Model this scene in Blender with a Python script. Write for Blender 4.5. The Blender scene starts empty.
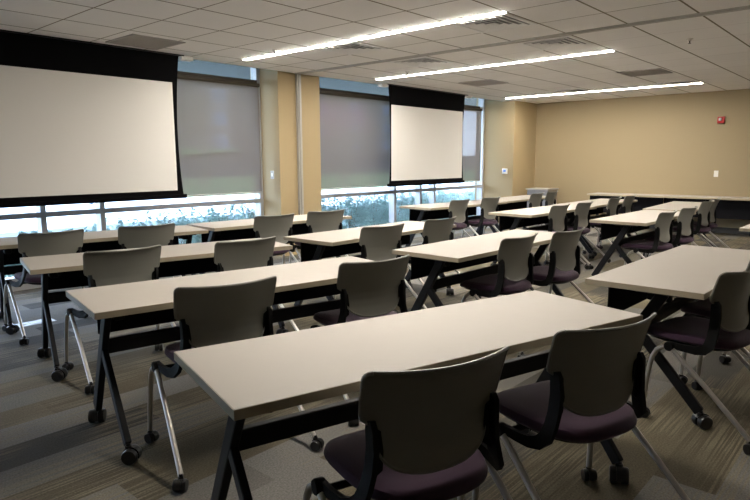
import bpy, bmesh, math, random
from mathutils import Vector, Matrix
R = math.radians
random.seed(7)
COL = bpy.context.scene.collection
ZC = 2.6575

# ------------------------------------------------------------------ materials
def newmat(name):
    m = bpy.data.materials.new(name); m.use_nodes = True
    nt = m.node_tree
    return m, nt, nt.nodes['Principled BSDF']

def mat(name, col, rough=.5, metal=0., noise=0., nscale=40., bump=0., bscale=200., spec=.5, sheen=0., coat=0.):
    m, nt, b = newmat(name)
    b.inputs['Base Color'].default_value = (*col, 1)
    b.inputs['Roughness'].default_value = rough
    b.inputs['Metallic'].default_value = metal
    b.inputs['Specular IOR Level'].default_value = spec
    b.inputs['Sheen Weight'].default_value = sheen
    b.inputs['Coat Weight'].default_value = coat
    tc = nt.nodes.new('ShaderNodeTexCoord')
    if noise > 0:
        n = nt.nodes.new('ShaderNodeTexNoise'); n.inputs['Scale'].default_value = nscale
        n.inputs['Detail'].default_value = 4
        r = nt.nodes.new('ShaderNodeMapRange')
        r.inputs['To Min'].default_value = 1 - noise; r.inputs['To Max'].default_value = 1 + noise
        mx = nt.nodes.new('ShaderNodeMix'); mx.data_type = 'RGBA'; mx.blend_type = 'MULTIPLY'
        mx.inputs['Factor'].default_value = 1
        mx.inputs['A'].default_value = (*col, 1)
        nt.links.new(tc.outputs['Object'], n.inputs['Vector'])
        nt.links.new(n.outputs['Fac'], r.inputs['Value'])
        nt.links.new(r.outputs['Result'], mx.inputs['B'])
        nt.links.new(mx.outputs['Result'], b.inputs['Base Color'])
    if bump > 0:
        n2 = nt.nodes.new('ShaderNodeTexNoise'); n2.inputs['Scale'].default_value = bscale
        bp = nt.nodes.new('ShaderNodeBump'); bp.inputs['Strength'].default_value = bump
        bp.inputs['Distance'].default_value = .002
        nt.links.new(tc.outputs['Object'], n2.inputs['Vector'])
        nt.links.new(n2.outputs['Fac'], bp.inputs['Height'])
        nt.links.new(bp.outputs['Normal'], b.inputs['Normal'])
    return m

def mathn(nt, op, a, b=None, c=None):
    n = nt.nodes.new('ShaderNodeMath'); n.operation = op
    for i, v in enumerate((a, b, c)):
        if v is None: continue
        if isinstance(v, (int, float)): n.inputs[i].default_value = v
        else: nt.links.new(v, n.inputs[i])
    return n.outputs[0]

M = {}
M['laminate'] = mat('laminate', (.46, .425, .378), .50, noise=.02, nscale=8, spec=.26)
M['edge'] = mat('edge_band', (.42, .36, .26), .5)
M['black_metal'] = mat('black_metal', (.009, .009, .010), .5, spec=.2)
M['black_plastic'] = mat('black_plastic', (.008, .008, .008), .6, spec=.12)
M['caster'] = mat('caster_rubber', (.010, .010, .011), .28)
M['shell'] = mat('chair_shell', (.215, .212, .186), .34, bump=.12, bscale=600, spec=.5)
M['purple'] = mat('purple_fabric', (.045, .018, .042), .92, noise=.18, nscale=300, bump=.4, bscale=500, sheen=.15)
M['silver'] = mat('silver_tube', (.52, .49, .45), .33, metal=.75)
M['mesh_panel'] = mat('modesty_mesh', (.008, .008, .010), .9, spec=.08, noise=.2, nscale=300)
M['wall'] = mat('wall_paint', (.33, .262, .155), .75, noise=.015, nscale=60, bump=.08, bscale=400)
M['wall_yellow'] = mat('column_paint', (.365, .280, .152), .75, noise=.015, nscale=60, bump=.08, bscale=400)
M['baseboard'] = mat('rubber_base', (.035, .032, .03), .55)
M['track'] = mat('track_metal', (.40, .385, .35), .45, metal=.2)
M['alu'] = mat('window_aluminium', (.50, .51, .52), .42, metal=.3)
M['screen_white'] = mat('screen_white', (.74, .72, .68), .85)
M['screen_black'] = mat('screen_black', (.004, .004, .0045), .9, spec=.04)
M['white_plastic'] = mat('white_plastic', (.78, .76, .72), .4)
M['red'] = mat('red_plastic', (.38, .012, .012), .35)
M['lens'] = mat('clear_lens', (.75, .78, .80), .1)
M['blue_lcd'] = mat('blue_display', (.10, .28, .75), .3)
M['grille'] = mat('return_grille', (.42, .40, .385), .6)
M['vent'] = mat('diffuser_metal', (.85, .84, .83), .45)
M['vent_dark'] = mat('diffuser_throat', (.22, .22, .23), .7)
M['cover'] = mat('floor_box_cover', (.36, .35, .33), .45, metal=.3)
M['cabinet'] = mat('grey_cabinet', (.20, .20, .215), .5)
M['cabinet_side'] = mat('tan_cabinet_side', (.28, .24, .19), .5)
M['canopy'] = mat('outside_canopy', (.034, .025, .012), .7)
M['concrete'] = mat('pale_concrete', (.45, .47, .46), .9, noise=.08, nscale=.6)
M['bed'] = mat('worn_paving', (.062, .080, .080), .95, noise=.12, nscale=1.2)
M['grass'] = mat('lawn_grass', (.28, .37, .15), .95, noise=.25, nscale=.8)
M['asphalt'] = mat('asphalt', (.09, .085, .08), .95, noise=.15, nscale=1.)
M['leaf'] = mat('hedge_leaf', (.34, .48, .44), .6, noise=.35, nscale=2.5)
M['tree_leaf'] = mat('tree_leaf', (.20, .22, .10), .7, noise=.3, nscale=1)
M['pink_leaf'] = mat('pink_blossom', (.70, .22, .42), .7, noise=.3, nscale=1)
M['bark'] = mat('tree_bark', (.30, .26, .22), .9, noise=.3, nscale=6)
M['pane'] = mat('building_glass', (.32, .40, .52), .5)
M['roof'] = mat('flat_roof', (.12, .11, .11), .8)

def carpet():
    m, nt, b = newmat('carpet_planks')
    L = nt.links
    g = nt.nodes.new('ShaderNodeNewGeometry')
    s = nt.nodes.new('ShaderNodeSeparateXYZ'); L.new(g.outputs['Position'], s.inputs[0])
    x, y = s.outputs[0], s.outputs[1]
    PW, PL = .25, 1.0
    row = mathn(nt, 'FLOOR', mathn(nt, 'DIVIDE', y, PW))
    wn = nt.nodes.new('ShaderNodeTexWhiteNoise'); wn.noise_dimensions = '1D'; L.new(row, wn.inputs['W'])
    u = mathn(nt, 'ADD', mathn(nt, 'DIVIDE', x, PL), mathn(nt, 'MULTIPLY', wn.outputs['Value'], 3.7))
    cellx = mathn(nt, 'FLOOR', u)
    cv = nt.nodes.new('ShaderNodeCombineXYZ'); L.new(cellx, cv.inputs[0]); L.new(row, cv.inputs[1])
    w2 = nt.nodes.new('ShaderNodeTexWhiteNoise'); w2.noise_dimensions = '2D'; L.new(cv.outputs[0], w2.inputs['Vector'])
    ramp = nt.nodes.new('ShaderNodeValToRGB'); L.new(w2.outputs['Value'], ramp.inputs[0])
    e = ramp.color_ramp; e.interpolation = 'CONSTANT'
    e.elements[0].position = 0; e.elements[0].color = (.172, .164, .146, 1)
    e.elements[1].position = .22; e.elements[1].color = (.120, .104, .070, 1)
    for p, c in ((.42, (.078, .073, .061, 1)), (.60, (.212, .204, .186, 1)), (.76, (.145, .125, .084, 1)), (.9, (.060, .057, .050, 1))):
        k = e.elements.new(p); k.color = c
    # long streaks of a second yarn colour inside each plank
    sc = nt.nodes.new('ShaderNodeCombineXYZ')
    L.new(mathn(nt, 'MULTIPLY', x, 1.6), sc.inputs[0]); L.new(mathn(nt, 'MULTIPLY', y, 95), sc.inputs[1])
    L.new(mathn(nt, 'MULTIPLY', w2.outputs['Value'], 37), sc.inputs[2])
    n = nt.nodes.new('ShaderNodeTexNoise'); n.inputs['Scale'].default_value = 1; n.inputs['Detail'].default_value = 3
    L.new(sc.outputs[0], n.inputs['Vector'])
    mr = nt.nodes.new('ShaderNodeMapRange'); L.new(n.outputs['Fac'], mr.inputs['Value'])
    mr.inputs['From Min'].default_value = .46; mr.inputs['From Max'].default_value = .57
    n3 = nt.nodes.new('ShaderNodeTexNoise'); n3.inputs['Scale'].default_value = 1.6; n3.inputs['Detail'].default_value = 2
    L.new(g.outputs['Position'], n3.inputs['Vector'])
    mr3 = nt.nodes.new('ShaderNodeMapRange'); L.new(n3.outputs['Fac'], mr3.inputs['Value'])
    mr3.inputs['From Min'].default_value = .42; mr3.inputs['From Max'].default_value = .6
    f = mathn(nt, 'MULTIPLY', mathn(nt, 'MULTIPLY', mr.outputs[0], mr3.outputs[0]), .8)
    mx = nt.nodes.new('ShaderNodeMix'); mx.data_type = 'RGBA'
    L.new(f, mx.inputs['Factor']); L.new(ramp.outputs[0], mx.inputs['A']); mx.inputs['B'].default_value = (.27, .232, .158, 1)
    # pile grain
    n2 = nt.nodes.new('ShaderNodeTexNoise'); n2.inputs['Scale'].default_value = 120; n2.inputs['Detail'].default_value = 4
    L.new(g.outputs['Position'], n2.inputs['Vector'])
    mr2 = nt.nodes.new('ShaderNodeMapRange'); L.new(n2.outputs['Fac'], mr2.inputs['Value'])
    mr2.inputs['To Min'].default_value = .25; mr2.inputs['To Max'].default_value = 1.4
    mx2 = nt.nodes.new('ShaderNodeMix'); mx2.data_type = 'RGBA'; mx2.blend_type = 'MULTIPLY'; mx2.inputs['Factor'].default_value = 1
    L.new(mx.outputs['Result'], mx2.inputs['A']); L.new(mr2.outputs[0], mx2.inputs['B'])
    L.new(mx2.outputs['Result'], b.inputs['Base Color'])
    b.inputs['Roughness'].default_value = .95; b.inputs['Specular IOR Level'].default_value = .15
    bp = nt.nodes.new('ShaderNodeBump'); bp.inputs['Strength'].default_value = .5; bp.inputs['Distance'].default_value = .004
    L.new(n2.outputs['Fac'], bp.inputs['Height']); L.new(bp.outputs[0], b.inputs['Normal'])
    return m
M['carpet'] = carpet()

def ceiling_mat():
    m, nt, b = newmat('ceiling_tiles')
    L = nt.links
    g = nt.nodes.new('ShaderNodeNewGeometry')
    s = nt.nodes.new('ShaderNodeSeparateXYZ'); L.new(g.outputs['Position'], s.inputs[0])
    T = .61
    def cell(c, o):
        q = mathn(nt, 'FRACT', mathn(nt, 'DIVIDE', mathn(nt, 'SUBTRACT', c, o - 61), T))
        return mathn(nt, 'MULTIPLY', mathn(nt, 'MINIMUM', q, mathn(nt, 'SUBTRACT', 1, q)), T)
    right = mathn(nt, 'GREATER_THAN', s.outputs[0], 6.1)
    dx = cell(mathn(nt, 'SUBTRACT', s.outputs[0], mathn(nt, 'MULTIPLY', right, .07)), 2.996)
    dy = cell(s.outputs[1], 4.583)
    gy = mathn(nt, 'LESS_THAN', dy, .009)
    gx = mathn(nt, 'LESS_THAN', dx, .006)
    gx = mathn(nt, 'MULTIPLY', gx, mathn(nt, 'SUBTRACT', 1, mathn(nt, 'MULTIPLY', right, .72)))
    line = mathn(nt, 'MAXIMUM', gx, gy)
    n = nt.nodes.new('ShaderNodeTexNoise'); n.inputs['Scale'].default_value = 130; n.inputs['Detail'].default_value = 3
    L.new(g.outputs['Position'], n.inputs['Vector'])
    # each tile very slightly its own tone
    cv = nt.nodes.new('ShaderNodeCombineXYZ')
    L.new(mathn(nt, 'FLOOR', mathn(nt, 'DIVIDE', mathn(nt, 'SUBTRACT', s.outputs[0], 2.996 - 61), T)), cv.inputs[0])
    L.new(mathn(nt, 'FLOOR', mathn(nt, 'DIVIDE', mathn(nt, 'SUBTRACT', s.outputs[1], 4.583 - 61), T)), cv.inputs[1])
    w = nt.nodes.new('ShaderNodeTexWhiteNoise'); w.noise_dimensions = '2D'; L.new(cv.outputs[0], w.inputs['Vector'])
    v = mathn(nt, 'ADD', mathn(nt, 'ADD', .93, mathn(nt, 'MULTIPLY', n.outputs['Fac'], .08)), mathn(nt, 'MULTIPLY', w.outputs['Value'], .05))
    c = nt.nodes.new('ShaderNodeMix'); c.data_type = 'RGBA'; c.blend_type = 'MULTIPLY'; c.inputs['Factor'].default_value = 1
    c.inputs['A'].default_value = (.88, .86, .84, 1); L.new(v, c.inputs['B'])
    mx = nt.nodes.new('ShaderNodeMix'); mx.data_type = 'RGBA'
    L.new(line, mx.inputs['Factor']); L.new(c.outputs['Result'], mx.inputs['A']); mx.inputs['B'].default_value = (.20, .165, .12, 1)  # shadow lines of the tile grid, painted into the colour as brown
    L.new(mx.outputs['Result'], b.inputs['Base Color'])
    b.inputs['Roughness'].default_value = .9; b.inputs['Specular IOR Level'].default_value = .2
    return m
M['ceiling'] = ceiling_mat()

def brick():
    m, nt, b = newmat('brick_facade')
    t = nt.nodes.new('ShaderNodeTexBrick'); g = nt.nodes.new('ShaderNodeTexCoord')
    t.inputs['Color1'].default_value = (.20, .085, .06, 1); t.inputs['Color2'].default_value = (.26, .12, .085, 1)
    t.inputs['Mortar'].default_value = (.3, .26, .23, 1); t.inputs['Scale'].default_value = 4
    nt.links.new(g.outputs['Object'], t.inputs['Vector']); nt.links.new(t.outputs['Color'], b.inputs['Base Color'])
    b.inputs['Roughness'].default_value = .9
    return m
M['brick'] = brick()

def glass():
    m = bpy.data.materials.new('window_glass'); m.use_nodes = True; nt = m.node_tree
    nt.nodes.remove(nt.nodes['Principled BSDF']); out = nt.nodes['Material Output']
    t = nt.nodes.new('ShaderNodeBsdfTransparent'); t.inputs[0].default_value = (.93, .96, .96, 1)
    g = nt.nodes.new('ShaderNodeBsdfGlossy'); g.inputs['Roughness'].default_value = .02
    lw = nt.nodes.new('ShaderNodeLayerWeight')
    class fr: outputs = [mathn(nt, 'ADD', .035, mathn(nt, 'MULTIPLY', mathn(nt, 'POWER', lw.outputs['Facing'], 5), .5))]
    mx = nt.nodes.new('ShaderNodeMixShader')
    nt.links.new(fr.outputs[0], mx.inputs[0]); nt.links.new(t.outputs[0], mx.inputs[1]); nt.links.new(g.outputs[0], mx.inputs[2])
    nt.links.new(mx.outputs[0], out.inputs[0])
    return m
M['glass'] = glass()

def shade_cloth():
    m = bpy.data.materials.new('solar_shade_cloth'); m.use_nodes = True; nt = m.node_tree
    nt.nodes.remove(nt.nodes['Principled BSDF']); out = nt.nodes['Material Output']
    t = nt.nodes.new('ShaderNodeBsdfTransparent'); t.inputs[0].default_value = (1, 1, 1, 1)
    d = nt.nodes.new('ShaderNodeBsdfDiffuse'); d.inputs[0].default_value = (.145, .136, .127, 1)
    tr = nt.nodes.new('ShaderNodeBsdfTranslucent'); tr.inputs[0].default_value = (.07, .055, .045, 1)
    a = nt.nodes.new('ShaderNodeAddShader'); mx = nt.nodes.new('ShaderNodeMixShader'); mx.inputs[0].default_value = .80
    nt.links.new(d.outputs[0], a.inputs[0]); nt.links.new(tr.outputs[0], a.inputs[1])
    nt.links.new(t.outputs[0], mx.inputs[1]); nt.links.new(a.outputs[0], mx.inputs[2])
    nt.links.new(mx.outputs[0], out.inputs[0])
    return m
M['shade'] = shade_cloth()

def emit(name, col, s):
    m = bpy.data.materials.new(name); m.use_nodes = True; nt = m.node_tree
    nt.nodes.remove(nt.nodes['Principled BSDF'])
    e = nt.nodes.new('ShaderNodeEmission'); e.inputs[0].default_value = (*col, 1); e.inputs[1].default_value = s
    nt.links.new(e.outputs[0], nt.nodes['Material Output'].inputs[0])
    return m
M['strip'] = emit('light_diffuser', (1, .925, .83), 124)

# ------------------------------------------------------------------ geometry helpers
class MB:
    def __init__(s): s.b = bmesh.new()
    def box(s, c, d, rot=None, bev=0):
        r = bmesh.ops.create_cube(s.b, size=1)
        mt = Matrix.Translation(c) @ (rot.to_4x4() if rot else Matrix.Identity(4)) @ Matrix.Diagonal((*d, 1))
        bmesh.ops.transform(s.b, matrix=mt, verts=r['verts'])
        if bev:
            es = list({e for vv in r['verts'] for e in vv.link_edges})
            bmesh.ops.bevel(s.b, geom=es, offset=bev, segments=2, affect='EDGES', profile=.5)
        return s
    def bx(s, x0, x1, y0, y1, z0, z1, bev=0):
        return s.box(((x0+x1)/2, (y0+y1)/2, (z0+z1)/2), (x1-x0, y1-y0, z1-z0), bev=bev)
    def bar(s, p, q, w, h, lat=(1, 0, 0), bev=0):
        """straight bar p->q, w along the lateral axis, h across"""
        p, q = Vector(p), Vector(q); t = (q-p).normalized()
        l = Vector(lat); l = (l - t*l.dot(t)).normalized(); n = t.cross(l)
        m3 = Matrix((l, n, t)).transposed()
        return s.box((p+q)/2, (w, h, (q-p).length), rot=m3, bev=bev)
    def sweep(s, pts, sec, lat=(1, 0, 0), cap=True):
        """sec: list per point of closed section [(a,b)..] or one section"""
        pts = [Vector(p) for p in pts]; rings = []
        for i, p in enumerate(pts):
            t = (pts[min(i+1, len(pts)-1)] - pts[max(i-1, 0)]).normalized()
            l = Vector(lat); l = (l - t*l.dot(t)).normalized(); n = t.cross(l)
            sc = sec[i] if isinstance(sec[0][0], (list, tuple)) else sec
            rings.append([s.b.verts.new(p + l*a + n*b) for a, b in sc])
        for i in range(len(rings)-1):
            A, B = rings[i], rings[i+1]; k = len(A)
            for j in range(k): s.b.faces.new((A[j], A[(j+1) % k], B[(j+1) % k], B[j]))
        if cap: s.b.faces.new(list(reversed(rings[0]))); s.b.faces.new(rings[-1])
        return s
    def tube(s, pts, r, n=10, lat=(1, 0, 0)):
        rr = r if isinstance(r, (list, tuple)) else [r]*len(pts)
        return s.sweep(pts, [[(q*math.cos(2*math.pi*j/n), q*math.sin(2*math.pi*j/n)) for j in range(n)] for q in rr], lat)
    def lathe(s, prof, c, axis='z', n=20):
        """prof: list of (r, h)"""
        rings = []
        for r, h in prof:
            ring = []
            for j in range(n):
                a = 2*math.pi*j/n; u, v_ = r*math.cos(a), r*math.sin(a)
                p = {'z': (u, v_, h), 'x': (h, u, v_), 'y': (v_, h, u)}[axis]
                ring.append(s.b.verts.new(Vector(c) + Vector(p)))
            rings.append(ring)
        for A, B in zip(rings, rings[1:]):
            for j in range(n): s.b.faces.new((A[j], A[(j+1) % n], B[(j+1) % n], B[j]))
        s.b.faces.new(list(reversed(rings[0]))); s.b.faces.new(rings[-1])
        return s
    def quad(s, *p): s.b.faces.new([s.b.verts.new(q) for q in p]); return s
    def build(s, name, m, parent=None, smooth=False):
        bmesh.ops.recalc_face_normals(s.b, faces=s.b.faces)
        me = bpy.data.meshes.new(name); s.b.to_mesh(me); s.b.free()
        me.materials.append(M[m] if isinstance(m, str) else m)
        if smooth:
            me.polygons.foreach_set('use_smooth', [True]*len(me.polygons))
            try: me.set_sharp_from_angle(angle=R(40))
            except Exception: pass
        o = bpy.data.objects.new(name, me); COL.objects.link(o)
        if parent: o.parent = parent
        return o

def tag(o, label, cat, group=None, kind=None):
    o['label'] = label; o['category'] = cat
    if group: o['group'] = group
    if kind: o['kind'] = kind
    return o
def struct(o): o['kind'] = 'structure'; return o
def empty(name, loc=(0, 0, 0), rz=0):
    o = bpy.data.objects.new(name, None); COL.objects.link(o)
    o.location = loc; o.rotation_euler = (0, 0, rz); o.empty_display_size = .1
    return o
def copy_tree(o, parent=None):
    c = o.copy(); COL.objects.link(c)
    if parent: c.parent = parent
    for ch in KIDS.get(o.name, []): copy_tree(ch, c)
    return c
KIDS = {}
def index_kids():
    KIDS.clear()
    for o in bpy.data.objects:
        if o.parent: KIDS.setdefault(o.parent.name, []).append(o)

# ------------------------------------------------------------------ caster
def caster(name, parent, x, y, r, yaw=0.3, top=None):
    mb = MB(); g = r*.62
    for sx in (-1, 1):
        w = r*.42; o = sx*g
        mb.lathe([(r*.55, -w), (r*.92, -w), (r, -w*.55), (r, w*.55), (r*.92, w), (r*.55, w)], (o, 0, r), 'x', 18)
    # hood over the wheels and the swivel stem
    n = 8; pts = [(0, r*1.02*math.cos(a), r + r*1.02*math.sin(a)) for a in [R(200 - 24*k) for k in range(n)]]
    mb.sweep(pts, [(-g*.5, -.004), (g*.5, -.004), (g*.5, .004), (-g*.5, .004)])
    mb.tube([(0, r*.35, r*1.2), (0, r*.35, 2*r+.02)], r*.32, 10)
    mb.lathe([(r*.45, 2*r-.008), (r*.45, 2*r+.010)], (0, r*.35, 0), 'z', 12)
    bmesh.ops.transform(mb.b, matrix=Matrix.Translation((x, y, 0)) @ Matrix.Rotation(yaw, 4, 'Z') @ Matrix.Translation((0, -r*.35, 0)), verts=mb.b.verts)
    return mb.build(name, 'caster', parent, smooth=True)

# ------------------------------------------------------------------ training table
L_T, W_T, H_T = 1.83, .61, .737
def make_table(panel=True):
    t = empty('training_table')
    mb = MB(); mb.bx(-L_T/2+.002, L_T/2-.002, -W_T/2+.002, W_T/2-.002, H_T-.030, H_T, bev=.0015)
    top = mb.build('tabletop', 'laminate', t)
    e = MB(); a, b_ = L_T/2, W_T/2
    for sx in (-1, 1):
        e.bx(min(sx*a, sx*(a-.0035)), max(sx*a, sx*(a-.0035)), -b_, b_, H_T-.031, H_T-.0015)
        e.bx(-a, a, min(sx*b_, sx*(b_-.0035)), max(sx*b_, sx*(b_-.0035)), H_T-.031, H_T-.0015)
    e.build('edge_band', 'edge', top)
    for sx in (-1, 1):
        x = sx*.81
        m = MB(); m.bar((x, -.085, H_T-.045), (x, .268, .085), .034, .062, bev=.006)
        m.box((x, -.06, H_T-.043), (.05, .24, .022), bev=.004)
        leg = m.build('leg', 'black_metal', t)
        m = MB(); m.bar((x, .045, .475), (x, -.298, .085), .030, .052, bev=.006)
        br = m.build('brace', 'black_metal', t)
        caster('caster', leg, x, .272, .037, .5*sx)
        caster('caster', br, x, -.303, .037, -.9*sx)
        m = MB()                                                   # flip mechanism under the top
        m.box((x-sx*.05, -.05, H_T-.07), (.05, .12, .06), bev=.008)
        m.lathe([(.02, -.03), (.02, .03)], (x-sx*.07, -.05, H_T-.075), 'x', 12)
        m.build('flip_bracket', 'black_plastic', t, smooth=True)
    m = MB(); m.box((0, .052, .475), (1.59, .036, .075), bev=.006); m.build('crossbar', 'black_metal', t)
    m = MB(); m.box((0, -.05, H_T-.052), (1.5, .03, .03), bev=.003); m.build('flip_rail', 'black_metal', t)
    if panel:
        m = MB(); m.box((0, .215, .60), (1.585, .012, .20), bev=.004)
        for k in range(5): m.box((-.72+.36*k, .215, .693), (.02, .022, .03))
        m.build('modesty_panel', 'mesh_panel', t)
    return t

# ------------------------------------------------------------------ nesting chair
def half_w(z):
    if z > .795:
        q = (z-.795)/.025; w = .247 - .017*(1-math.sqrt(max(0, 1-q*q)))
    elif z > .675: w = .240 + .007*(z-.675)/.12
    elif z > .635:
        q = (z-.635)/.04; q = q*q*(3-2*q); w = .196 + .044*q
    elif z > .575: w = .190 + .006*(z-.575)/.06
    else:
        q = (.575-z)/.113; w = .190*max(0, 1-min(q, 1)**2.4)**(1/2.4)
    return max(w, .012)
def curve(z, tab):
    for (z0, y0), (z1, y1) in zip(tab, tab[1:]):
        if z0 >= z >= z1:
            q = (z0-z)/(z0-z1); q = q*q*(3-2*q) if False else q
            return y0 + (y1-y0)*q
    return tab[-1][1]
YT = [(.82, -.058), (.812, -.048), (.80, -.040), (.77, -.028), (.73, -.012), (.68, .004), (.63, .016), (.58, .020), (.53, .016), (.49, .008), (.462, 0.0)]
def make_chair():
    t = empty('nesting_chair')
    # backrest shell: closed two-sided surface
    mb = MB(); zs = [.82, .816, .81, .803, .795] + [.795-.0125*k for k in range(1, 24)] + [.502, .496, .488, .481, .475, .470, .466, .463]
    zs = sorted({round(z, 4) for z in zs if z >= .462}, reverse=True)
    NU = 20; F, B = [], []
    for z in zs:
        w = half_w(z); fr, bk = [], []
        for i in range(NU+1):
            u = -1+2*i/NU; x = u*w; q = x/.245
            y = curve(z, YT) - .004 + .062*abs(q)**2.0*(.65+.35*(z-.462)/.358)
            zz = z - (.006*(1-q*q) if z > .79 else 0) + max(0, .64-z)*.15
            th = .0045
            fr.append(mb.b.verts.new((x, y+th, zz+.02))); bk.append(mb.b.verts.new((x, y-th, zz+.02)))
        F.append(fr); B.append(bk)
    n = len(zs)
    for i in range(n-1):
        for j in range(NU):
            mb.b.faces.new((F[i][j], F[i][j+1], F[i+1][j+1], F[i+1][j]))
            mb.b.faces.new((B[i][j+1], B[i][j], B[i+1][j], B[i+1][j+1]))
        mb.b.faces.new((F[i][0], F[i+1][0], B[i+1][0], B[i][0]))
        mb.b.faces.new((F[i][NU], B[i][NU], B[i+1][NU], F[i+1][NU]))
    for j in range(NU):
        mb.b.faces.new((F[0][j], B[0][j], B[0][j+1], F[0][j+1]))
        mb.b.faces.new((F[-1][j], F[-1][j+1], B[-1][j+1], B[-1][j]))
    # rim bead round the shell's edge
    rim = [F[i][0].co*.5 + B[i][0].co*.5 for i in range(n)] + [(F[-1][j].co+B[-1][j].co)*.5 for j in range(1, NU)] + \
          [F[i][NU].co*.5 + B[i][NU].co*.5 for i in range(n-1, -1, -1)] + [(F[0][j].co+B[0][j].co)*.5 for j in range(NU-1, 0, -1)]
    rim = rim[::1] + [rim[0]]
    mb.tube(rim, .0068, 6, lat=(0, 1, 0))
    mb.build('backrest', 'shell', t, smooth=True)
    for s in (-1, 1):
        # flat black upright that carries the shell and runs forward under the seat
        m = MB()
        P_ = [(.290, .225, .430), (.285, .15, .426), (.275, .095, .424), (.262, .062, .430), (.246, .044, .450), (.230, .038, .49), (.217, .036, .54), (.212, .034, .60), (.214, .036, .665), (.214, .040, .684)]
        H = [.016, .018, .021, .025, .026, .025, .024, .024, .022, .012]
        secs = [[(-.009, -h), (.009, -h), (.009, h), (-.009, h)] for h in H]
        m.sweep([(s*x, y, z) for x, y, z in P_], secs)
        # web towards the narrow lower half of the shell
        web = [(.222, .040, .678), (.186, .028, .650), (.180, .024, .59), (.180, .030, .53), (.226, .036, .495), (.214, .036, .56)]
        A = [m.b.verts.new((s*x, y+.004, z)) for x, y, z in web]; Bv = [m.b.verts.new((s*x, y+.010, z)) for x, y, z in web]
        m.b.faces.new(A); m.b.faces.new(list(reversed(Bv)))
        for k in range(6): m.b.faces.new((A[k], A[(k+1) % 6], Bv[(k+1) % 6], Bv[k]))
        m.build('back_support', 'black_plastic', t, smooth=True)
    # seat cushion
    def ring(mb, sc, z, n=36, cy=.205, hx=.232, hy=.255):
        r = []
        for j in range(n):
            a = 2*math.pi*j/n; c_, s_ = math.cos(a), math.sin(a); e = 2/3.0
            x = hx*sc*math.copysign(abs(c_)**e, c_); y = hy*sc*math.copysign(abs(s_)**e, s_)
            x *= 1 + .06*(y/hy)
            zz = z - .022*max(0, (y/hy-.45)/.55)**2 + .010*(x/hx)**2*(sc < 1)
            r.append(mb.b.verts.new((x, cy+y, zz)))
        return r
    mb = MB(); rs = [ring(mb, p[0], p[1]+.016) for p in ((.12, .456), (.45, .457), (.75, .459), (.90, .456), (.965, .448), (1, .434), (.995, .420), (.95, .409), (.85, .404))]
    for A, B2 in zip(rs, rs[1:]):
        for j in range(36): mb.b.faces.new((A[j], A[(j+1) % 36], B2[(j+1) % 36], B2[j]))
    mb.b.faces.new(rs[0]); mb.b.faces.new(rs[-1])
    mb.build('seat', 'purple', t, smooth=True)
    mb = MB(); rs = [ring(mb, p[0], p[1]+.016) for p in ((.86, .4045), (.88, .398), (.80, .388), (.4, .380), (.1, .380))]
    for A, B2 in zip(rs, rs[1:]):
        for j in range(36): mb.b.faces.new((A[j], A[(j+1) % 36], B2[(j+1) % 36], B2[j]))
    mb.b.faces.new(rs[0]); mb.b.faces.new(rs[-1])
    mb.build('seat_pan', 'black_plastic', t, smooth=True)
    m = MB(); m.tube([(-.30, .215, .410), (.30, .215, .410)], .013, 10, lat=(0, 0, 1))
    for s in (-1, 1): m.lathe([(.023, -.018), (.026, -.012), (.026, .012), (.023, .018)], (s*.298, .217, .424), 'x', 14)
    m.build('crossbar', 'black_plastic', t, smooth=True)
    for s in (-1, 1):
        rear = MB().tube([(s*.300, .212, .420), (s*.311, .0, .245), (s*.326, -.212, .062)], .0125, 12)
        rl = rear.build('rear_leg', 'silver', t, smooth=True)
        c = caster('caster', rl, s*.328, -.216, .0265, .6*s)
        arch = [(0.298, 0.222, 0.416), (0.3, 0.2532, 0.411), (0.303, 0.2813, 0.39), (0.306, 0.3, 0.352), (0.309, 0.3125, 0.29), (0.314, 0.3218, 0.2), (0.32, 0.3296, 0.062)]
        fl = MB().tube([(s*x, y, z) for x, y, z in arch], .0125, 12).build('front_leg', 'silver', t, smooth=True)
        caster('caster', fl, s*.320, .331, .0265, -.5*s)
    return t

# ------------------------------------------------------------------ room shell
X0, X1, Y0, YF, YG = -4.5, 12.98, -5.5, 6.86, 7.36
struct(MB().bx(X0-.1, X1+.1, Y0-.1, YG+.15, -.12, 0).build('floor', 'carpet'))
struct(MB().bx(X0-.1, X1+.1, Y0-.1, YF, ZC, ZC+.05).build('ceiling', 'ceiling'))
struct(MB().bx(X1, X1+.12, Y0-.1, YG+.15, 0, 3.1).build('wall_right', 'wall'))
struct(MB().bx(X0-.12, X0, Y0-.1, YG+.15, 0, 3.1).build('wall_left', 'wall'))
struct(MB().bx(X0-.1, X1+.1, Y0-.12, Y0, 0, 3.1).build('wall_back', 'wall'))
PX = 11.96; PY = 6.55
pil = MB().bx(PX, X1, PY, YG+.15, 0, 3.05).build('wall_corner', 'wall_yellow'); struct(pil)
colm = MB().bx(5.72, 6.53, 6.885, YG+.15, 0, 3.05).build('wall_front', 'wall_yellow'); struct(colm)
# pocket above the shades and its white fascia
struct(MB().bx(X0, X1, YF, YG+.15, 3.0, 3.06).build('trim_1', 'canopy'))
struct(MB().bx(X0, X1, YF-.012, YF+.004, ZC+.0, 3.0).build('trim_2', 'track'))
# curb under the glass
struct(MB().bx(X0, 5.72, YG-.09, YG+.12, 0, .09).build('baseboard_front', 'alu'))
struct(MB().bx(6.53, PX, YG-.09, YG+.12, 0, .09).build('baseboard_front_right', 'alu'))
struct(MB().bx(X1-.012, X1, Y0, PY, 0, .11).build('baseboard_right', 'baseboard'))
struct(MB().bx(PX-.0, X1-.012, PY-.012, PY, 0, .11).build('baseboard_corner', 'baseboard'))
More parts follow.
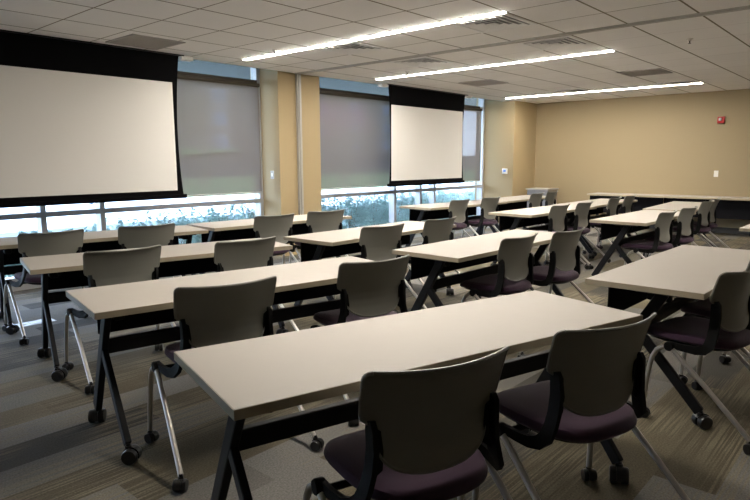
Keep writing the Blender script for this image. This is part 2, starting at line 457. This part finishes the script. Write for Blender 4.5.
# folding-partition track in the ceiling and its post on the column
tk = MB().bx(6.00, 6.13, Y0, YF, ZC-.006, ZC+.01); tk.bx(6.03, 6.05, Y0, YF, ZC-.014, ZC)
struct(tk.build('trim_3', 'track'))
tp = MB().bx(6.05, 6.13, 6.845, 6.885, 0, ZC, bev=.004); tp.bx(6.075, 6.105, 6.832, 6.85, 0, ZC)
tp = struct(tp.build('trim_4', 'track'))

def window(idx, xa, xb, mull, z_top=3.0):
    fr = MB()
    for x in (xa+.03, xb-.03): fr.bx(x-.03, x+.03, YG-.07, YG+.06, .09, z_top)
    for x in mull: fr.bx(x-.03, x+.03, YG-.07, YG+.06, .09, z_top)
    fr.bx(xa, xb, YG-.075, YG+.06, .785, .845, bev=.003)
    fr.bx(xa, xb, YG-.06, YG+.06, .09, .14); fr.bx(xa, xb, YG-.06, YG+.06, z_top-.05, z_top)
    fr.bx(xa, xb, YG-.05, YG+.06, 2.50, 2.56)
    w = struct(fr.build('window_%d' % idx, 'alu'))
    xs = [xa] + list(mull) + [xb]
    for a, b_ in zip(xs, xs[1:]):
        g = MB()
        for z0, z1 in ((.13, .79), (.84, 2.5), (2.55, z_top-.03)): g.bx(a+.02, b_-.02, YG+.002, YG+.008, z0, z1)
        g.build('pane', 'glass', w)
window(1, X0, 5.72, (-1.9, .2, 2.62, 3.29))
window(2, 6.53, PX, (8.83, 9.63, 10.1))

def roller_shade(xa, xb, label):
    t = empty('roller_shade', ((xa+xb)/2, 7.13, .945)); w = (xb-xa)/2
    MB().box((0, 0, .76), (2*w, .0016, 1.50)).build('shade_cloth', 'shade', t)
    MB().box((0, -.002, .004), (2*w, .014, .026), bev=.004).build('hem_bar', 'alu', t)
    m = MB().tube([(-w, 0, 1.525), (w, 0, 1.525)], .028, 14, lat=(0, 0, 1)); m.box((0, .045, 1.55), (2*w, .02, .10))
    m.build('roller', 'canopy', t, smooth=True)
    tag(t, label, 'window shade', 'roller shades on the window wall')
    return t
roller_shade(-4.4, 1.0, 'grey see-through roller shade at the far left, hidden behind the larger screen')
roller_shade(1.03, 5.57, 'grey see-through roller shade between the larger screen and the yellow column')
roller_shade(6.56, 11.56, 'grey see-through roller shade behind the smaller screen, right of the yellow column')

# ------------------------------------------------------------------ projection screens
def projection_screen(xa, xb, label, margin=.165):
    Y = 6.70; w = (xb-xa)/2; t = empty('projection_screen', ((xa+xb)/2, Y, .965))
    def hw(z):                                   # gently waisted tensioned edge
        q = (z-.0)/1.69; return w - .055*math.sin(math.pi*min(max(q, 0), 1))**.8 - .02*(1-q)
    m = MB(); A, B_ = [], []; N = 24
    for i in range(N+1):
        z = .03 + (ZC-.965-.03)*i/N; h = hw(z)
        A.append([m.b.verts.new((sx*h, -.001, z)) for sx in (-1, 1)]); B_.append([m.b.verts.new((sx*h, .001, z)) for sx in (-1, 1)])
    for i in range(N):
        m.b.faces.new((A[i][0], A[i][1], A[i+1][1], A[i+1][0])); m.b.faces.new((B_[i][1], B_[i][0], B_[i+1][0], B_[i+1][1]))
        for k in (0, 1): m.b.faces.new((A[i][k], A[i+1][k], B_[i+1][k], B_[i][k]))
    m.build('black_drop', 'screen_black', t)
    sf = MB().box((0, -.0026, .727), (2*w-margin, .0012, 1.275)).build('viewing_surface', 'screen_white', t)
    m = MB().box((0, 0, .015), (2*w+.03, .030, .050), bev=.008); m.build('bottom_bar', 'screen_black', t)
    m = MB().box((0, -.018, -.012), (.05, .012, .014)); m.tube([(0, -.018, -.01), (0, -.018, -.035)], .004, 8)
    m.build('pull_tab', 'blue_lcd', t)
    m = MB().box((0, .03, ZC-.965-.006), (2*w+.10, .14, .012))
    m.build('ceiling_slot', 'black_metal', t)
    for sx in (-1, 1):
        MB().box((sx*(w+.10), .02, ZC-.965-.028), (.16, .10, .05), bev=.006).build('end_cap', 'white_plastic', t)
    return tag(t, label, 'screen', 'pull-down projection screens')
projection_screen(1.735, 4.060, 'large lowered projection screen with black border at the left edge of the room', .215)
projection_screen(7.925, 10.255, 'lowered projection screen with black border, the far one right of the yellow column')

# ------------------------------------------------------------------ light strips
def light_strip(x, y0, y1, label):
    t = empty('light_fixture', (x, (y0+y1)/2, ZC)); h = (y1-y0)/2
    m = MB()
    for s in (-1, 1): m.box((s*.032, 0, -.004), (.006, 2*h+.012, .008)); m.box((0, s*(h+.003), -.004), (.07, .006, .008))
    m.build('housing', 'white_plastic', t)
    MB().box((0, 0, -.006), (.058, 2*h, .012)).build('diffuser', 'strip', t)
    tag(t, label, 'ceiling light', 'linear ceiling lights')
light_strip(4.79, 2.75, 6.38, 'long lit linear ceiling light nearest the camera, left of the partition track')
light_strip(7.31, 2.76, 6.40, 'long lit linear ceiling light in the middle of the three')
light_strip(11.36, 2.78, 6.42, 'long lit linear ceiling light closest to the beige end wall')

light_strip(2.24, 1.5, 3.0, 'added linear fill light over the left tables, unseen above the top edge of the frame')  # unseen lamp, added to brighten the foreground tables

light_strip(7.33, -1.3, 1.05, 'added linear fill light, unseen beyond the right edge of the frame')  # lamp added out of view to lift the tables and chairs at right

# ------------------------------------------------------------------ ceiling vents and sprinklers
def gxy(i, j):
    x = 2.996 + .61*(i+.5) + (.07 if i >= 5 else 0); return x, 4.583 + .61*(j+.5)
def supply(i, j, label):
    x, y = gxy(i, j); t = empty('supply_diffuser', (x, y, ZC))
    def frame(m, a, b_, za, zb):                # sloping square ring
        for q in range(4):
            rot = Matrix.Rotation(q*math.pi/2, 3, 'Z')
            P4 = [rot @ Vector(p) for p in ((-a, -a, za), (a, -a, za), (b_, -b_, zb), (-b_, -b_, zb))]
            U4 = [p + Vector((0, 0, .004)) for p in P4]
            vs = [m.b.verts.new(p) for p in P4]; us = [m.b.verts.new(p) for p in U4]
            m.b.faces.new(vs); m.b.faces.new(list(reversed(us)))
            for k in range(4): m.b.faces.new((vs[k], vs[(k+1) % 4], us[(k+1) % 4], us[k]))
    m = MB(); frame(m, .298, .255, -.008, -.010); m.build('outer_frame', 'vent', t)
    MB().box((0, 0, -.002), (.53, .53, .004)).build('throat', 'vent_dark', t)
    for k, (a, b_) in enumerate(((.235, .195), (.170, .130), (.105, .070))):
        m = MB(); frame(m, a, b_, -.014, -.004); m.build('cone', 'vent', t)
    MB().box((0, 0, -.012), (.09, .09, .006)).build('centre_plate', 'vent', t)
    tag(t, label, 'air vent', 'square supply diffusers in the ceiling')
supply(3, 0, 'square louvred air diffuser in the ceiling beside the middle of the nearest light strip')
supply(3, -3, 'square louvred air diffuser at the right end of the nearest light strip')
supply(5.03, 0, 'square louvred air diffuser left of the middle light strip, past the track')
supply(5.03, -3, 'square louvred air diffuser beside the right end of the middle light strip')
supply(12.5, 0, 'small-looking louvred air diffuser behind the left half of the farthest light strip')
supply(12.8, -3, 'small-looking louvred air diffuser at the right end of the farthest light strip')
def grille(i, j, label, sy=1.):
    x, y = gxy(i, j); t = empty('return_grille', (x, y, ZC))
    w = .295
    m = MB()
    for s in (-1, 1): m.box((s*(w-.012), 0, -.005), (.024, 2*w, .010)); m.box((0, s*(w-.012), -.005), (2*w, .024, .010))
    m.build('outer_frame', 'grille', t)
    m = MB().box((0, 0, -.0015), (2*w-.04, 2*w-.04, .003))
    for k in range(22): m.box((0, -w+.035+k*(2*w-.07)/21, -.005), (2*w-.05, .006, .005))
    m.build('perforated_face', 'grille', t)
    tag(t, label, 'air vent', 'flat grey return grilles in the ceiling')
grille(.15, 2.2, 'flat grey ceiling return grille above the larger projection screen')
grille(9, .9, 'flat grey ceiling return grille above and right of the smaller screen')
grille(10, -2.95, 'flat grey ceiling return grille between the two far light strips, right side')
def sprinkler(x, y, label):
    t = empty('sprinkler_head', (x, y, ZC))
    MB().lathe([(.034, 0), (.034, -.003), (.016, -.010), (.014, -.024)], (0, 0, 0), 'z', 16).build('escutcheon', 'silver', t, smooth=True)
    m = MB().tube([(0, 0, -.02), (0, 0, -.045)], .005, 8, lat=(1, 0, 0)); m.lathe([(.016, -.047), (.016, -.044)], (0, 0, 0), 'z', 12)
    for s in (-1, 1): m.tube([(s*.012, 0, -.02), (s*.014, 0, -.034), (s*.004, 0, -.045)], .002, 6, lat=(0, 1, 0))
    m.build('deflector', 'black_metal', t)
    tag(t, label, 'sprinkler', 'fire sprinklers in the ceiling')
sprinkler(4.64, 5.62, 'small pendent sprinkler head above the left end of the nearest light strip')
sprinkler(7.03, 5.58, 'small pendent sprinkler head above the left end of the middle light strip')
sprinkler(10.99, 5.58, 'small pendent sprinkler head by the left end of the farthest light strip')
sprinkler(7.20, 1.91, 'small pendent sprinkler head alone in the ceiling at the upper right')

# ------------------------------------------------------------------ wall devices
t = empty('fire_alarm_strobe', (X1, 2.80, 2.12))
MB().box((-.022, 0, 0), (.044, .125, .125), bev=.012).build('housing', 'red', t, smooth=True)
MB().box((-.050, .012, .01), (.018, .045, .052), bev=.008).build('lens', 'lens', t, smooth=True)
tag(t, 'red square fire alarm strobe with a clear lens high on the beige wall', 'fire alarm')
t = empty('wall_switch', (X1, 2.82, 1.12))
MB().box((-.004, 0, 0), (.008, .075, .118), bev=.003).build('face_plate', 'white_plastic', t)
MB().box((-.011, 0, -.0), (.008, .030, .055), bev=.003).build('rocker', 'white_plastic', t)
tag(t, 'small white switch plate on the beige wall below the red alarm', 'switch')
t = empty('wall_switch', (5.72, 7.06, 1.20))
MB().box((-.004, 0, 0), (.008, .075, .118), bev=.003).build('face_plate', 'track', t)
MB().box((-.010, 0, 0), (.008, .024, .05), bev=.003).build('toggle', 'white_plastic', t)
tag(t, 'small grey switch plate on the shadowed side of the yellow column', 'switch')
t = empty('thermostat', (PX, 6.745, 1.155))
MB().box((-.012, 0, 0), (.024, .125, .118), bev=.006).build('housing', 'white_plastic', t, smooth=True)
MB().box((-.0255, 0, .008), (.003, .062, .050)).build('display', 'blue_lcd', t)
tag(t, 'white wall thermostat with a blue display left of the far corner', 'thermostat')

def floor_box(x, y, rz, w, d, label):
    t = empty('floor_box_cover', (x, y, 0), rz)
    MB().box((0, 0, .002), (w, d, .004), bev=.0015).build('plate', 'cover', t)
    m = MB().box((w*.12, 0, .0052), (w*.55, d*.62, .0024), bev=.001); m.box((-w*.32, 0, .0055), (w*.14, d*.16, .003))
    m.build('lid', 'cover', t)
    tag(t, label, 'floor box', 'metal floor box covers')
floor_box(2.36, 2.03, .0, .20, .17, 'square metal floor box cover on the carpet under the nearest table')
floor_box(1.90, 5.68, .0, .30, .15, 'pale floor box cover on the carpet near the windows at far left')

# ------------------------------------------------------------------ equipment cabinet in the corner
t = empty('equipment_cabinet', (12.42, 6.08, 0), R(0))
MB().box((0, 0, .395), (.46, .48, .71), bev=.004).build('body', 'cabinet', t)
MB().box((0, 0, .768), (.50, .54, .028), bev=.005).build('top', 'track', t)
MB().box((.0, -.245, .40), (.44, .012, .70), bev=.003).build('end_panel', 'cabinet_side', t)
for s in (-1, 1):
    d = MB().box((-.234, s*.118, .40), (.012, .225, .66), bev=.003).build('door', 'cabinet', t)
    MB().box((-.246, s*.03, .42), (.012, .012, .12), bev=.003).build('handle', 'silver', d)
MB().box((0, 0, .022), (.42, .44, .044)).build('plinth', 'black_plastic', t)
tag(t, 'grey low equipment cabinet standing in the far corner behind two chairs', 'cabinet')

# ------------------------------------------------------------------ wall counter row
def wall_table(y, label):
    t = empty('wall_table', (12.65, y, 0)); h = .70; n = 1.50
    top = MB().box((0, 0, h-.015), (.60, n-.004, .030), bev=.002).build('tabletop', 'laminate', t)
    m = MB()
    for s in (-1, 1): m.box((s*.301, 0, h-.016), (.003, n-.004, .028))
    m.build('edge_band', 'edge', top)
    m = MB().box((-.20, 0, h-.21), (.014, n-.06, .34), bev=.003); m.build('modesty_panel', 'mesh_panel', t)
    for s in (-1, 1):
        MB().bar((.12, s*(n/2-.08), h-.03), (.12, s*(n/2-.08), .0), .05, .05, lat=(0, 1, 0), bev=.004).build('leg', 'black_metal', t)
    tag(t, label, 'table', 'low tables lined up along the beige end wall')
wall_table(4.30, 'long low white table against the beige wall, left one of the row')
wall_table(2.80, 'long low white table against the beige wall, middle one of the row')
wall_table(1.30, 'long low white table against the beige wall, right one running out of frame')

# ------------------------------------------------------------------ tables
TABLES = [
 ('T1', 1.873, 1.361, -.274, 'large white-topped table in the foreground, nearest the camera, with two chairs tucked in'),
 ('T2', 2.09, 2.792, -.190, 'white-topped table directly behind the foreground table on the left side'),
 ('T3', 2.315, 4.151, -.231, 'white-topped table in the third row back on the left side'),
 ('T4', 2.493, 5.595, -.204, 'white-topped table under the larger screen, touching the left edge of the photo'),
 ('T5', 4.395, 5.421, -.093, 'white-topped table beside the yellow column, joined to the one under the larger screen'),
 ('T6', 4.372, 3.838, .003, 'white-topped table in front of the yellow column, right of the third left table'),
 ('T7', 4.364, 2.558, -.029, 'white-topped table in the centre of the photo with two chairs on its right'),
 ('T8', 4.212, 1.016, -.016, 'white-topped table at the right edge, just behind the foreground table'),
 ('T9', 7.533, 2.345, -.015, 'white-topped table at right, behind the large right-edge table, angled black leg showing'),
 ('T10', 7.642, 3.683, -.043, 'white-topped table behind the centre table, in line with the far corner'),
 ('T11', 9.465, 3.70, -.015, 'white-topped table joined to the right end of the one behind the centre table'),
 ('T12', 7.795, 5.233, -.101, 'white-topped table by the windows under the smaller screen'),
 ('T12b', 9.655, 5.20, .0, 'white-topped table by the windows, near the grey corner cabinet'),
 ('T13', 9.50, 2.47, .06, 'white-topped table at far right, in front of the low wall tables'),
 ('T14', 7.63, .91, -.01, 'white-topped table cut off by the right edge, only its left corner showing'),
]
protoA = make_table(True); protoB = make_table(False)
chair0 = make_chair()
index_kids()
first = True
for key, x, y, a, lab in TABLES:
    if key == 'T1': o = protoB
    elif first: o = protoA; first = False
    else: o = copy_tree(protoA)
    o.location = (x, y, 0); o.rotation_euler = (0, 0, a)
    tag(o, lab, 'table', 'white training tables set out in rows')

# ------------------------------------------------------------------ chairs
CH = [
 (1.376, 0.959, -20.0, 'grey-backed chair nearest the camera, left seat at the foreground table'),
 (2.088, 0.747, -19.0, 'grey-backed chair at the right end of the foreground table'),
 (1.638, 2.368, -14.5, 'grey-backed chair at left of the second-row table, just behind the foreground table'),
 (2.592, 2.273, -11.8, 'grey-backed chair at right end of the second-row left table, behind the foreground table'),
 (1.851, 3.824, -6.9, 'grey-backed chair at left of the third-row left table'),
 (2.657, 3.585, -5.8, 'grey-backed chair at right of the third-row left table, beside its right end'),
 (1.941, 5.241, -3.5, 'grey-backed chair under the larger screen, closest to the left edge'),
 (2.696, 5.100, -10.1, 'grey-backed chair under the right half of the larger screen'),
 (4.087, 5.011, -4.5, 'grey-backed chair in front of the yellow column, left one of the pair'),
 (4.796, 4.966, -9.7, 'grey-backed chair beneath the right edge of the yellow column'),
 (4.004, 3.429, -6.8, 'grey-backed chair at the middle table in front of the column, left one'),
 (4.861, 3.420, -0.2, 'grey-backed chair at right end of the table in front of the column'),
 (4.078, 2.150, -1.2, 'grey-backed chair at the centre table, left one, mid-right of the photo'),
 (4.701, 2.042, -2.5, 'grey-backed chair at the right end of the centre table'),
 (3.60, 0.615, -11, 'grey-backed chair at the right-edge table, seen side on with silver legs'),
 (4.27, 0.60, -10.0, 'grey-backed chair mostly cut off by the right edge at the right-edge table'),
 (7.360, 4.850, 1.8, 'grey-backed chair at the window table, left one under the smaller screen'),
 (8.098, 4.778, -0.0, 'grey-backed chair at the window table, just right of the smaller screen'),
 (9.600, 4.770, 3.0, 'grey-backed chair in front of the grey corner cabinet, left one'),
 (10.270, 4.820, 6.0, 'grey-backed chair in front of the grey corner cabinet, right one'),
 (7.241, 3.276, 0.1, 'grey-backed chair at the table behind the centre one, left seat'),
 (7.922, 3.245, 1.7, 'grey-backed chair at the table behind the centre one, right seat'),
 (9.130, 3.290, 4.0, 'small grey-backed chair far right, left one before the low wall tables'),
 (9.800, 3.300, 4.0, 'small grey-backed chair far right, right one before the low wall tables'),
 (7.027, 1.957, -1.3, 'grey-backed chair at the right-hand table with the angled black leg, left seat'),
 (7.794, 1.939, -2.7, 'grey-backed chair at the right-hand table with the angled black leg, right seat'),
 (9.092, 2.046, -0.6, 'grey-backed chair at the farthest right table, left one of two overlapping'),
 (9.697, 2.093, 0.8, 'grey-backed chair at the farthest right table, right one of two overlapping'),
]
for k, (x, y, a, lab) in enumerate(CH):
    o = chair0 if k == 0 else copy_tree(chair0)
    o.location = (x, y, 0); o.rotation_euler = (0, 0, R(a))
    tag(o, lab, 'chair', 'grey and purple nesting chairs on casters')

# ------------------------------------------------------------------ outside
struct(MB().bx(-40, 80, YG+.16, 16.4, -.6, -.30).build('ground_bed', 'bed'))
struct(MB().bx(-40, 80, 16.4, 25.5, -.6, -.29).build('ground_pavement', 'concrete'))
struct(MB().bx(-40, 120, 25.5, 56, -.6, -.30).build('ground_lawn', 'grass'))
m = MB(); m.quad((-40, 56, -.3), (160, 56, -.3), (160, 66, 1.9), (-40, 66, 2.9)); m.quad((-40, 66, 2.9), (160, 66, 1.9), (160, 120, 2.2), (-40, 120, 3.4))
struct(m.build('ground_drive', 'asphalt'))
m = MB(); m.quad((8, 61, 1.35), (30, 62, 1.6), (50, 65.8, 2.9), (8, 65.8, 3.0)); m.quad((8, 65.8, 3.0), (52, 65.8, 2.9), (52, 70, 3.0), (8, 70, 3.1))
struct(m.build('ground_bank', 'grass'))
struct(MB().bx(X0, X1+50, YG+.2, 11.3, 3.0, 3.15).build('trim_canopy', 'canopy'))

bld = empty('brick_building', (50, 78, 2.2))
MB().box((0, 0, 5), (90, 10, 10)).build('wall', 'brick', bld)
MB().box((0, 0, 10.2), (91, 11, .5)).build('roof', 'roof', bld)
for i in range(9):
    for j in range(3):
        w = MB().box((-36+9*i, -5.02, 1.9+3.1*j), (2.6, .12, 1.9)).build('window', 'white_plastic', bld)
        MB().box((-36+9*i, -5.1, 1.9+3.1*j), (2.3, .08, 1.6)).build('pane', 'pane', w)
tag(bld, 'long brick building with pale blue windows seen faintly through the grey shades', 'building')

def leaves(m, n, c, r, size, rnd, flat=1.):
    for _ in range(n):
        while True:
            d = Vector((rnd.uniform(-1, 1), rnd.uniform(-1, 1), rnd.uniform(-1, 1)))
            if .3 < d.length < 1: break
        d = d.normalized()*(.55+.45*rnd.random())
        p = Vector(c) + Vector((d.x*r[0], d.y*r[1], d.z*r[2]))
        a = Vector((rnd.gauss(0, 1), rnd.gauss(0, 1), rnd.gauss(0, 1))).normalized()
        b_ = a.orthogonal().normalized(); s = size*(.6+.8*rnd.random())
        m.quad(p-a*s, p+b_*s*.45, p+a*s, p-b_*s*.45)
def tree(x, y, z, h, leafmat, label, seed, dens=500, spread=1.):
    rnd = random.Random(seed); t = empty('tree', (x, y, z))
    m = MB(); m.tube([(0, 0, -.3), (.1, 0, h*.25), (0, .1, h*.5), (.15, 0, h*.8)], [h*.035, h*.028, h*.02, h*.008], 8)
    tips = []
    for k in range(11):
        a = rnd.uniform(0, 6.28); z0 = h*rnd.uniform(.28, .7); l = h*rnd.uniform(.18, .34)*spread
        p1 = Vector((.5*l*math.cos(a), .5*l*math.sin(a), z0+l*.45)); p2 = Vector((l*math.cos(a), l*math.sin(a), z0+l*.95))
        m.tube([(0, 0, z0), p1, p2], [h*.014, h*.009, h*.004], 6); tips.append(p2)
    m.build('trunk', 'bark', t, smooth=True)
    m = MB()
    for p in tips: leaves(m, dens//11, p, (h*.13*spread,)*3, h*.012, rnd)
    m.build('crown', leafmat, t)
    tag(t, label, 'tree', 'trees on the lawn beyond the windows')
tree(19.5, 33, -.3, 9, 'tree_leaf', 'pale-trunked tree beyond the shade, next to the larger screen', 1, 300)
tree(24.5, 38, -.3, 9, 'tree_leaf', 'thin tree beyond the shade left of the yellow column', 2, 300)
tree(27.5, 27.0, -.3, 5.2, 'pink_leaf', 'small pink flowering tree beyond the shade right of the yellow column', 3, 1400)
tree(52, 50, -.3, 10, 'tree_leaf', 'tall leafy tree beyond the smaller screen', 4, 900)

def shrub(x, y, z, w, h, label, grp, seed):
    rnd = random.Random(seed); t = empty('hedge_shrub', (x, y, z))
    m = MB()
    for k in range(9):
        a = rnd.uniform(0, 6.28); r = w*.45*rnd.random()
        m.tube([(0, 0, 0), (r*.5*math.cos(a), r*.5*math.sin(a), h*.5), (r*math.cos(a), r*math.sin(a), h*.95)], [.012, .008, .004], 5)
    m.build('branches', 'bark', t)
    m = MB()
    leaves(m, 2600, (0, 0, h*.46), (w*.56, w*.50, h*.50), .040, rnd)
    for k in range(16):
        a = rnd.uniform(0, 6.28); r = w*.5*math.sqrt(rnd.random()); hh = h*rnd.uniform(.86, 1.12)
        leaves(m, 26, (r*math.cos(a), r*math.sin(a), hh-.06), (.06, .06, .14), .034, rnd)
    m.build('foliage', 'leaf', t)
    tag(t, label, 'shrub', grp)
k = 0
for i in range(10):
    x = 7.7 + i*.86
    shrub(x, 9.15 + .12*math.sin(i*2.1), -.3, 1.15, .93+.05*math.sin(i*1.7), 'bushy green shrub in the dense hedge outside the windows right of the yellow column', 'shrubs of the right hedge', 20+i)
for i in range(7):
    x = 2.6 + i*.72
    shrub(x, 9.2+.1*math.sin(i*1.9), -.3, .95, .60+.045*i, 'low green shrub in the sparse hedge outside the windows below the larger screen', 'shrubs of the left hedge', 50+i)

# ------------------------------------------------------------------ world, camera
wd = bpy.data.worlds.new('overcast'); bpy.context.scene.world = wd; wd.use_nodes = True
nt = wd.node_tree; bg = nt.nodes['Background']
tcw = nt.nodes.new('ShaderNodeTexCoord'); sp = nt.nodes.new('ShaderNodeSeparateXYZ')
rp = nt.nodes.new('ShaderNodeValToRGB')
nt.links.new(tcw.outputs['Generated'], sp.inputs[0]); nt.links.new(sp.outputs[2], rp.inputs[0])
rp.color_ramp.elements[0].position = 0; rp.color_ramp.elements[0].color = (.64, .76, 1, 1)
rp.color_ramp.elements[1].position = .8; rp.color_ramp.elements[1].color = (.48, .64, 1, 1)
nt.links.new(rp.outputs[0], bg.inputs[0]); bg.inputs[1].default_value = 12

f, cx, cy, pitch, roll, yaw, H = 605.52, -.85, -.25, .146402, -.004944, .725381, 1.40169
fw = Vector((math.cos(yaw)*math.cos(pitch), math.sin(yaw)*math.cos(pitch), -math.sin(pitch)))
r = Vector((math.sin(yaw), -math.cos(yaw), 0)); u = r.cross(fw)
r2 = r*math.cos(roll) + u*math.sin(roll); u2 = -r*math.sin(roll) + u*math.cos(roll)
cd = bpy.data.cameras.new('camera'); cam = bpy.data.objects.new('camera', cd); COL.objects.link(cam)
cam.matrix_world = Matrix.Translation((0, 0, H)) @ Matrix((r2, u2, -fw)).transposed().to_4x4()
cd.sensor_width = 36; cd.lens = f/750*36; cd.shift_x = -cx/750; cd.shift_y = cy/750
cd.clip_start = .02; cd.clip_end = 400
sc = bpy.context.scene; sc.camera = cam
sc.view_settings.view_transform = 'Standard'; sc.view_settings.look = 'None'
sc.view_settings.gamma = 1; sc.view_settings.use_curve_mapping = False
sc.view_settings.exposure = .58
